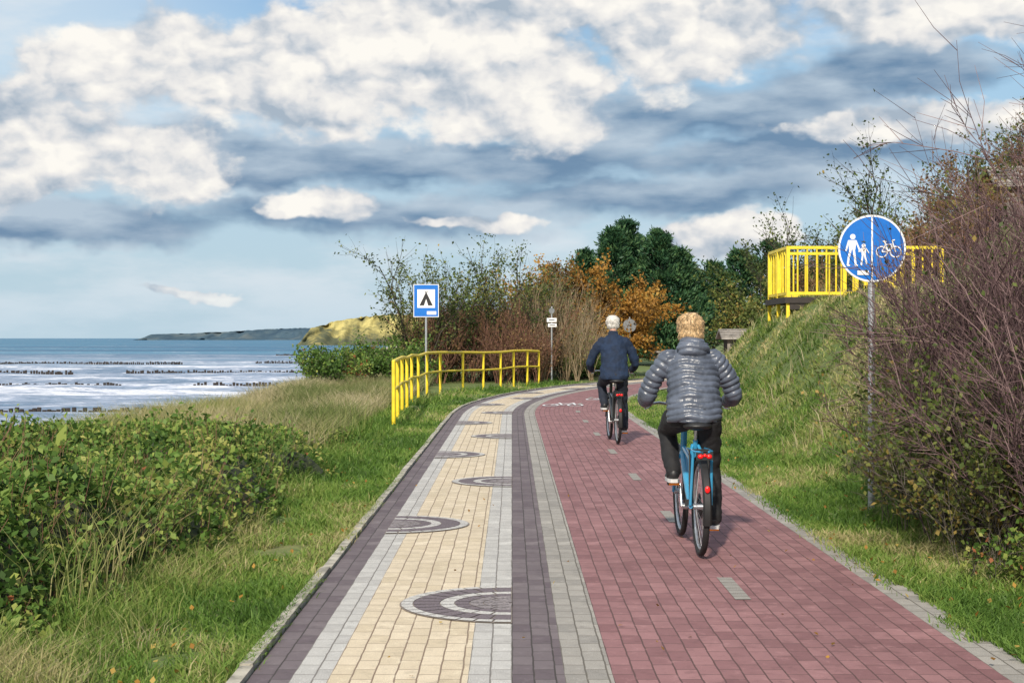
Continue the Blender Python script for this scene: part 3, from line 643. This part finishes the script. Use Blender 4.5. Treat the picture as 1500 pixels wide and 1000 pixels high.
def hut(name,x,y,w,d,h,rh,rz=0,zb=None):
    e=empty(name,(x,y,float(height(x,y))-.1 if zb is None else zb),rz=rz); b=MB()
    n=int(w/.2)
    b.box((0,0,h/2),(w-.04,d-.04,h),M_wood)
    for i in range(n):
        b.box((-w/2+.1+i*w/n,-d/2,h/2),(w/n-.015,.03,h),M_plank)
    b.build('walls',e,smooth=False)
    b=MB(); b.box((-w*.08,-d/2-.02,h*.55),(.7,.03,.7),M_black); b.box((-w*.08,-d/2-.04,h*.55),(.76,.02,.06),M_white); b.build('window',e,smooth=False)
    b=MB(); o=.25
    V=[(-w/2-o,-d/2-o,h-.02),(w/2+o,-d/2-o,h-.02),(w/2+o,0,h+rh),(-w/2-o,0,h+rh),(w/2+o,d/2+o,h-.02),(-w/2-o,d/2+o,h-.02)]
    V+= [(a,b_,c-.08) for a,b_,c in V]
    b.add(V,[(0,1,2,3),(3,2,4,5),(6,9,8,7),(9,11,10,8),(0,6,7,1),(5,4,10,11),(1,7,8,2),(2,8,10,4),(0,3,9,6),(3,5,11,9)],M_roof)
    for i in range(5):
        yy=-d/2-o+(d/2+o)*i/5; zz=h-.02+(rh+.02)*i/5; b.box((0,yy+.05,zz+.035),(w+2*o,.06,.03),M_plank)
    b.build('roof',e,smooth=False)
hut('wooden_hut',14.9,42.0,2.8,2.2,1.6,.6,R_(-8),4.15)
hut('garden_shed',8.75,58,1.1,1.2,1.25,.3,0,.35)
# ------------------------------------------------------------ bicycles
M_tyre=simple('tyre_rubber',(.014,.014,.015),.8,bump=.3); M_alu=simple('aluminium',(.5,.51,.53),.35,.9)
M_bluef=simple('blue_frame_paint',(.04,.28,.50),.25,var=.05,coat=.5); M_dkf=simple('dark_frame_paint',(.02,.022,.025),.3,coat=.4)
M_redl=simple('red_reflector',(.70,.012,.012),.2,emis=.25); M_org=simple('amber_reflector',(.9,.25,.01),.3,emis=.15)
M_sad=simple('saddle_vinyl',(.015,.015,.016),.45,bump=.2)
PR=.155
def bicycle(loc,frame,rz=0,steer=0,panels=True):
    e=empty('bicycle',loc,rz); r=.345
    def wheel(nm,y):
        b=MB(); N=48
        b.path([(0,y+(r-.022)*math.cos(2*math.pi*i/N),r+(r-.022)*math.sin(2*math.pi*i/N)) for i in range(N)],.022,M_tyre,10,True)
        b.path([(0,y+(r-.05)*math.cos(2*math.pi*i/N),r+(r-.05)*math.sin(2*math.pi*i/N)) for i in range(N)],.011,M_alu,8,True)
        b.tube((-.05,y,r),(.05,y,r),.022,M_alu,n=14)
        for i in range(28):
            a=2*math.pi*i/28; sx=.035*(1 if i%2 else -1); b.tube((sx,y,r),(0,y+(r-.055)*math.cos(a),r+(r-.055)*math.sin(a)),.0013,M_alu,n=4)
        V=[];F=[];K=26; a0,a1=(R_(35),R_(195)) if y<.5 else (R_(20),R_(185))
        for i in range(K+1):
            a=a0+(a1-a0)*i/K
            for j,(x,q) in enumerate(((-.030,r+.004),(-.018,r+.018),(.018,r+.018),(.030,r+.004))): V.append((x,y+q*math.cos(a),r+q*math.sin(a)))
        F=[(i*4+j,i*4+j+1,i*4+j+5,i*4+j+4) for i in range(K) for j in range(3)]; b.add(V,F,M_black)
        b.build(nm,e)
    wheel('rear_wheel',0); wheel('front_wheel',1.1)
    b=MB(); BB=(0,.45,.30); ST=(0,.25,.80); H1=(0,.93,.66); H2=(0,.89,.86)
    b.tube(BB,ST,.019,frame); b.path([BB,(0,.6,.38),(0,.78,.52),H1],.03,frame,12); b.tube((0,.33,.60),(0,.92,.70),.017,frame); b.tube(H1,H2,.024,frame)
    for sx in(-1,1):
        b.tube((sx*.03,.42,.30),(sx*.068,0,.345),.013,frame); b.path([(sx*.02,.27,.76),(sx*.05,.19,.68),(sx*.068,.0,.36)],.012,frame,10)
        b.path([(sx*.045,.93,.62),(sx*.055,1.0,.5),(sx*.055,1.1,.345)],.014,frame,10)
        b.path([(sx*.06,.22,.74),(sx*.065,0,.745),(sx*.06,-.16,.745),(sx*.03,-.2,.745)],.007,M_black if not panels else frame,8)
        b.path([(sx*.064,-.10,.745),(sx*.074,-.02,.36)],.010 if panels else .006,frame if panels else M_black,8)
        b.path([(sx*.064,.10,.745),(sx*.074,0.0,.36)],.007 if panels else .005,M_black,8)
    b.tube((-.06,.0,.745),(.06,0,.745),.006,M_black); b.tube((-.06,-.15,.745),(.06,-.15,.745),.006,M_black); b.tube((-.055,.93,.63),(.055,.93,.63),.02,frame)
    b.build('frame',e)
    b=MB(); b.tube((0,.25,.79),(0,.225,.88),.014,M_alu)
    b.ell((0,.15,.905),(.105,.085,.035),M_sad,20,10); b.ell((0,.30,.905),(.035,.14,.028),M_sad,16,8); b.tube((-.03,.16,.875),(-.03,.3,.875),.004,M_alu); b.tube((.03,.16,.875),(.03,.3,.875),.004,M_alu); b.build('saddle',e)
    b=MB(); b.tube(H2,(0,.87,.98),.014,M_black); b.tube((0,.87,.98),(0,.91,1.02),.018,M_black)
    b.path([(-.30,.70,1.03),(-.27,.76,1.035),(-.2,.86,1.04),(-.08,.91,1.02),(0,.91,1.02),(.08,.91,1.02),(.2,.86,1.04),(.27,.76,1.035),(.30,.70,1.03)],.011,M_alu,10)
    for sx in(-1,1): b.path([(sx*.305,.66,1.03),(sx*.295,.71,1.032),(sx*.275,.755,1.035)],.017,M_black,12); b.path([(sx*.25,.80,1.03),(sx*.29,.79,1.0),(sx*.32,.70,1.0)],.005,M_alu,6)
    b.ell((0,.97,.86),(.035,.03,.035),M_black); b.build('handlebar',e)
    b=MB(); b.box((0,-.205,.715),(.115,.03,.05),M_black); b.ell((-.03,-.222,.715),(.02,.012,.016),M_redl); b.ell((.03,-.222,.715),(.02,.012,.016),M_redl); b.ell((0,-.222,.722),(.012,.012,.012),M_redl)
    b.ell((0,-.35,.50),(.018,.01,.024),M_redl); b.build('rear_light',e)
    b=MB()
    b.tube((-.07,.45,.30),(.07,.45,.30),.022,M_alu); b.tube((.075,.45,.30),(.085,.46,.135),.011,M_alu); b.tube((-.075,.45,.30),(-.08,.50,.46),.011,M_alu)
    b.tube((.08,.46,.132),(PR,.46,.132),.007,M_alu); b.tube((-.08,.50,.46),(-.13,.50,.46),.007,M_alu)
    b.tube((.052,.45,.30),(.058,.45,.30),.095,M_black,n=32)
    for x,y,z in((PR,.46,.132),(-.13,.50,.46)):
        b.box((x,y,z),(.085,.09,.018),M_black); b.box((x,y-.049,z),(.075,.008,.016),M_org)
    b.box((.045,.22,.31),(.006,.46,.07),M_black); b.box((-.045,.3,.34),(.05,.02,.05),M_black)
    b.build('cranks_and_pedals',e)
    return e
# ------------------------------------------------------------ people
def segdist(co,pts,rad):
    best=np.full(len(co),1e9); T=np.zeros(len(co)); cum=0
    for i in range(len(pts)-1):
        a=np.array(pts[i]);b_=np.array(pts[i+1]); d=b_-a;L=np.linalg.norm(d); t=np.clip(((co-a)@d)/L**2,0,1)
        dist=np.linalg.norm(co-(a+t[:,None]*d),axis=1)/rad
        k=dist<best; best[k]=dist[k]; T[k]=cum+t[k]*L; cum+=L
    return best,T
def person(name,loc,jm,tm,skin,hairm,k=1.,quilt=False,hood=False,build=1.,hl=1.,rz=0,headsc=1.,shoem=None,hw=.1):
    e=empty(name,loc,rz)
    def S(z): return .94+(z-.94)*k
    sh=.165*build
    b=MB()
    b.loft([(0,.24,.90,.08,.08),(0,.24,.94,.165*build,.14),(0,.25,1.0,.185*build,.145),(0,.27,1.08,.165*build,.12),(0,.28,1.12,.14,.10)],tm)
    b.limb([(-.085,.27,.965),(-.12,.47,.925),(-.145,.66,.85),(-.14,.55,.70),(-.13,.43,.565),(-.13,.425,.55)],[.108,.094,.072,.066,.056,.056],tm)
    b.limb([(.09,.25,.95),(.118,.34,.76),(.145,.42,.565),(PR-.002,.385,.40),(PR,.345,.25),(PR,.345,.225)],[.108,.092,.072,.070,.060,.060],tm)
    remeshed(b,'trousers',.011,tm,5,e,lambda co,no: co+no*((fbm(co[:,0]*14+co[:,1]*9,co[:,2]*22,3,3)-.5)*.022)[:,None])
    b=MB(); w=build
    b.loft([(0,.25,.925,.190*w,.155),(0,.25,.97,.200*w,.16),(0,.27,1.06,.195*w,.145),(0,.31,S(1.18),.188*w,.135),(0,.35,S(1.29),.19*w,.13),(0,.385,S(1.38),.175*w,.115),(0,.40,S(1.43),.13*w,.095),(0,.415,S(1.47),.075,.075),(0,.42,S(1.51),.062,.065)],jm,28)
    arms=[]
    for sx in(-1,1):
        A=[(sx*sh,.39,S(1.375)),(sx*.262*w,.42,S(1.25)),(sx*(.315*w),.46,S(1.12)),(sx*.32,.58,1.075+.3*(S(1.1)-1.1)),(sx*.30,.66,1.065)]
        arms.append(A); b.limb(A,[.076,.070,.064,.054,.043],jm)
    if hood: b.ell((0,.325,S(1.455)),(.118,.07,.07),jm,20,12); b.ell((0,.40,S(1.49)),(.095,.085,.05),jm,20,12)
    tor=[(0,.25,.92),(0,.27,1.06),(0,.35,S(1.29)),(0,.41,S(1.46)),(0,.42,S(1.55))]
    def qf(co,no):
        co=co+no*((fbm(co[:,0]*11,co[:,2]*13,6,3)-.5)*.020)[:,None]
        if not quilt: return co+no*((fbm(co[:,0]*24,co[:,2]*14+co[:,1]*10,8,2)-.5)*.018)[:,None]
        d0,t0=segdist(co,tor,.2); d1,t1=segdist(co,arms[0],.075); d2,t2=segdist(co,arms[1],.075)
        t=np.where((d1<d0)&(d1<d2),t1,np.where(d2<d0,t2,t0)); t=t+.008*np.sin(co[:,0]*25)+.012*(fbm(co[:,0]*9,co[:,2]*9,3)-.5)
        rib=np.abs(np.sin(math.pi*t/.046))**.5; return co+no*((rib-.55)*.015)[:,None]
    remeshed(b,'jacket',.0075,jm,4 if quilt else 6,e,qf)
    hz=S(1.60); hy=.475; q=headsc
    b=MB(); b.tube((0,.42,S(1.46)),(0,.445,hz-.04),.052,skin,.05,n=16)
    b.ell((0,hy-.01,hz+.02),(.070*q,.090*q,.090*q),skin,24,16); b.ell((0,hy+.025,hz-.045),(.052*q,.06*q,.065*q),skin,20,12)
    b.ell((0,hy+.092,hz-.01),(.012,.02,.024),skin,10,8); b.ell((0,hy+.075,hz-.055),(.026,.014,.012),skin,10,8)
    for sx in(-1,1): b.ell((sx*.074*q,hy-.005,hz-.01),(.012,.02,.034),skin,10,8)
    remeshed(b,'head',.006,skin,3,e)
    b=MB()
    for sx in(-1,1): b.ell((sx*.03,hy+.078,hz+.012),(.012,.008,.008),M_white,10,8); b.ell((sx*.03,hy+.085,hz+.012),(.005,.004,.005),M_black,8,6)
    b.ell((0,hy+.09,hz-.056),(.022,.004,.004),simple('lips',(.4,.12,.1),.5),10,6); b.build('eyes_and_mouth',e)
    b=MB(); b.ell((0,hy-.018,hz+.026),(hw,.100*q,.094*q),hairm,24,16); b.ell((0,hy-.045,hz-.03*hl),(hw*.92,.065*q,.075*hl),hairm,20,12)
    ho=remeshed(b,'hair',.007,hairm,3,e,lambda co,no: co+no*((fbm(co[:,0]*34+9,co[:,2]*14,6,3)-.5)*.014)[:,None])
    n=len(ho.data.vertices); co=np.zeros(n*3,np.float32); no=np.zeros(n*3,np.float32); ho.data.vertices.foreach_get('co',co); ho.data.vertices.foreach_get('normal',no); co=co.reshape(-1,3);no=no.reshape(-1,3)
    ok=np.where((co[:,1]<hy+.06))[0]; NS=3200; idx=rng.choice(ok,NS)
    D0=np.array([0,-.15,-1.]); nn_=no[idx]; D=D0-nn_*(nn_@D0)[:,None]; D=nrm(D)+nn_*.12+rng.normal(0,.13,(NS,3))
    P,Rr=grow(co[idx]-nn_*.002,D,rng.uniform(.02,.045,NS),np.full(NS,.0017),3,.08,-.12,.4); ac=Acc(); tubes(ac,P,Rr,3); ac.make('hair_strands',hairm,parent=e)
    for sx in(-1,1):
        b=MB(); wx,wy,wz=sx*.302,.665,1.062
        b.limb([(wx,wy-.02,wz+.002),(wx-sx*.002,wy+.02,wz)],[.026,.03],skin); b.ell((wx-sx*.006,wy+.04,wz-.002),(.04,.045,.02),skin,16,10)
        for f in range(4):
            y0=wy+.015+f*.021; x0=wx+sx*.012-sx*f*.004; ln=(.8,.95,1.,.92)[f]
            b.limb([(x0,y0+.005,wz+.002),(x0+sx*.026*ln,y0+.008,wz-.012),(x0+sx*.022*ln,y0+.01,wz-.040*ln),(x0-sx*.004,y0+.01,wz-.052*ln)],[.0105,.010,.009,.008],skin)
        b.limb([(wx-sx*.025,wy+.01,wz-.004),(wx-sx*.045,wy+.035,wz-.016),(wx-sx*.038,wy+.06,wz-.036)],[.012,.0105,.009],skin)
        remeshed(b,'hand_left' if sx<0 else 'hand_right',.0045,skin,2,e)
    for nm,x,ay,sz in(('shoe_left',-.13,.425,.478),('shoe_right',PR,.345,.150)):
        b=MB(); b.ell((x,ay-.005,sz+.06),(.043,.055,.052),shoem); b.ell((x,ay+.07,sz+.04),(.045,.09,.036),shoem); b.ell((x,ay+.14,sz+.035),(.046,.06,.03),shoem); b.tube((x,ay,sz+.05),(x,ay,sz+.11),.045,shoem,n=14)
        remeshed(b,nm,.007,shoem,3,e)
        b=MB(); pts=[(x-.046,ay+.13),(x-.04,ay+.18),(x-.015,ay+.205),(x+.015,ay+.205),(x+.04,ay+.18),(x+.046,ay+.13),(x+.04,ay+.05),(x+.042,ay-.03),(x+.025,ay-.062),(x-.025,ay-.062),(x-.042,ay-.03),(x-.04,ay+.05)]
        n=len(pts); V=[(p[0],p[1],sz) for p in pts]+[(p[0],p[1],sz+.026) for p in pts]; b.add(V,[tuple(range(n-1,-1,-1)),tuple(range(n,2*n))]+[(i,(i+1)%n,n+(i+1)%n,n+i) for i in range(n)],M_sole); 
        b.build(nm+'_sole',e)
    return e
M_sole=simple('shoe_sole_white',(.6,.6,.6),.6)
M_skin=simple('skin',(.50,.27,.19),.5,var=.08); M_blond=simple('blond_hair',(.48,.33,.175),.5,var=.6,nscale=60); M_whair=simple('white_hair',(.66,.64,.60),.5,var=.2,nscale=60)
M_jack=simple('quilted_jacket',(.085,.10,.135),.32,var=.25,nscale=8,bump=.25,bscale=50); M_navy=simple('navy_jacket',(.006,.018,.048),.85,var=.3,nscale=10,bump=.3)
M_tr=simple('black_trousers',(.010,.010,.012),.8,var=.3,bump=.3,bscale=40); M_tr2=simple('dark_jeans',(.008,.012,.024),.8,var=.3,bump=.3)
M_shoe=simple('black_shoe',(.02,.02,.022),.5)
bicycle((1.325,10.6,.02),M_bluef,R_(.8))
person('woman_cyclist',(1.315,10.6,.02),M_jack,M_tr,M_skin,M_blond,1.,True,True,1.0,1.15,R_(.8),1.0,M_shoe,.098)
bicycle((1.53,21.8,.02),M_dkf,R_(2.5),panels=False)
person('man_cyclist',(1.51,21.8,.02),M_navy,M_tr2,M_skin,M_whair,1.22,False,False,1.06,.8,R_(2.5),1.05,M_shoe,.094)
# ------------------------------------------------------------ world
SAZ,SEL=R_(192),R_(34)
w=bpy.data.worlds.new('World'); sc.world=w; w.use_nodes=True; t=NT(w.node_tree); t.n.clear()
out=t.node('ShaderNodeOutputWorld'); bg=t.node('ShaderNodeBackground'); bg.inputs[1].default_value=.103; t.l.new(bg.outputs[0],out.inputs[0])
sky=t.node('ShaderNodeTexSky',sky_type='NISHITA'); sky.sun_disc=False; sky.sun_elevation=SEL; sky.sun_rotation=SAZ
tc=t.node('ShaderNodeTexCoord').outputs['Generated']; sp=t.node('ShaderNodeSeparateXYZ'); t.put(sp.inputs[0],tc); x,y,z=sp.outputs
U=t.m('MULTIPLY',t.m('ARCTAN2',x,y),10.); V=t.m('MULTIPLY',t.m('ARCSINE',z),10.)
cb=t.node('ShaderNodeCombineXYZ'); t.put(cb.inputs[0],U); t.put(cb.inputs[1],V); P=cb.outputs[0]
P1=t.vm('MULTIPLY',P,(1,1.45,1))
wn=t.noise(P1,1.5,4,.62); wv3=t.vm('SUBTRACT',wn.outputs[1],(.5,.5,.5)); Pw=t.vm('ADD',P,t.vm('MULTIPLY',wv3,(.7,.4,0)))
Pv=t.vm('ADD',P1,t.vm('MULTIPLY',wv3,(.6,.6,0)))
def vor(vec,scale=2.4,det=2.5):
    nd=t.node('ShaderNodeTexVoronoi',feature='F1'); t.put(nd.inputs['Vector'],vec); nd.inputs['Scale'].default_value=scale
    nd.inputs['Detail'].default_value=det; nd.inputs['Roughness'].default_value=.5; nd.voronoi_dimensions='2D'; nd.normalize=True
    return nd.outputs['Distance']
v0=vor(Pv); v1=vor(t.vm('ADD',Pv,(.04,.09,0)))
fb=t.noise(P1,1.4,6,.55).outputs[0]
fbo=t.noise(t.vm('ADD',P1,(.08,.20,0)),1.4,3,.5).outputs[0]
P2=t.vm('MULTIPLY',P,(.6,2.0,1)); fb2=t.noise(P2,1.1,6,.55).outputs[0]; fb2o=t.noise(t.vm('ADD',P2,(.05,.25,0)),1.1,3,.5).outputs[0]
def blobs(lst):
    acc=None
    for px,py,rx,ry in lst:
        c=((px-750)/221,(495-py)/221,0); v=t.vm('MULTIPLY',t.vm('SUBTRACT',Pw,c),(221/rx,221/ry,0)); d=t.m('SUBTRACT',1.,t.vm('LENGTH',v))
        acc=d if acc is None else t.m('SMOOTH_MAX',acc,d,.2)
    return acc
Wt=blobs([(250,105,180,80),(430,110,200,95),(600,70,210,115),(740,110,180,115),(800,165,95,65),(750,0,330,60),(1020,55,190,80),(1390,35,200,60),(60,230,210,85),(240,245,110,55),(1050,345,130,36),(1340,195,220,30),(690,325,110,14),(490,300,75,28),(290,425,60,10)])
Dk=blobs([(400,235,300,48),(680,240,340,58),(1010,170,280,60),(1290,125,280,48),(150,330,300,42),(520,320,300,48),(920,285,330,45),(1120,230,380,40)])
far=t.sstep(t.m('ABSOLUTE',U),3.6,6.); hi=t.sstep(V,2.3,3.6); glob=t.m('MAXIMUM',far,hi)
puff=t.m('SUBTRACT',.36,v0)
wd=t.m('ADD',t.m('MAXIMUM',Wt,t.m('SUBTRACT',t.m('MULTIPLY',glob,1.05),1.)),t.m('ADD',t.m('MULTIPLY',t.m('SUBTRACT',fb,.5),1.7),t.m('MULTIPLY',puff,.7)))
white=t.sstep(wd,-.06,.30)
dark=t.sstep(t.m('ADD',t.m('MAXIMUM',Dk,t.m('SUBTRACT',t.m('MULTIPLY',glob,.9),1.)),t.m('MULTIPLY',t.m('SUBTRACT',fb2,.5),2.2)),-.1,.6)
grad=t.ramp(t.m('DIVIDE',V,2.6),[(0,(4.8,6.4,7.5)),(.12,(4.5,6.3,7.7)),(.35,(4.5,6.2,7.6)),(.7,(3.6,6.0,8.2)),(1.,(1.1,3.2,6.8))])
hl=t.m('MULTIPLY',t.sstep(U,-1.,-3.2),t.sstep(V,1.,2.2)); grad=t.mix(t.m('MULTIPLY',hl,.7),grad,(7.4,8.4,9.0))
base=t.mix(.8,sky.outputs[0],grad)
veil=t.sstep(fb2,.42,.64,0,.75); base=t.mix(veil,base,(7.2,7.8,8.3))
rel2=t.m('MULTIPLY',t.m('SUBTRACT',fb2,fb2o),5.); dkc=t.mix(t.m('ADD',.38,rel2,clamp=True),(1.45,2.5,3.9),(4.6,5.6,6.6))
c=t.mix(t.m('MULTIPLY',dark,.95),base,dkc)
rel=t.m('ADD',t.m('MULTIPLY',t.m('SUBTRACT',fb,fbo),2.6),t.m('ADD',t.m('MULTIPLY',wd,.34),t.m('MULTIPLY',t.m('SUBTRACT',v1,v0),1.5))); sh=t.m('ADD',.36,rel,clamp=True)
whc=t.ramp(sh,[(0,(3.8,4.6,5.5)),(.3,(5.8,6.2,6.7)),(.6,(8.0,7.9,7.8)),(.95,(9.6,9.3,8.7))])
c=t.mix(white,c,whc)
c=t.mix(t.sstep(V,.0,.5,.6,0),c,(4.9,6.5,7.6))
t.put(bg.inputs[0],c)
w.cycles.sampling_method='MANUAL'; w.cycles.sample_map_resolution=512
sd=bpy.data.lights.new('sun','SUN'); sd.energy=5.0; sd.angle=R_(2.5); sd.color=(1,.91,.77); so=link(bpy.data.objects.new('sun',sd))
sv=Vector((math.sin(SAZ)*math.cos(SEL),math.cos(SAZ)*math.cos(SEL),math.sin(SEL))); so.rotation_euler=sv.to_track_quat('Z','Y').to_euler()
cd=bpy.data.cameras.new('camera'); cd.sensor_width=36; cd.lens=53; cd.clip_end=60000; cd.clip_start=.05; co_=link(bpy.data.objects.new('camera',cd))
co_.location=(0,0,1.55); co_.rotation_euler=(R_(90-.13),0,0); sc.camera=co_
sc.view_settings.view_transform='Standard'; sc.view_settings.look='None'; sc.view_settings.exposure=0
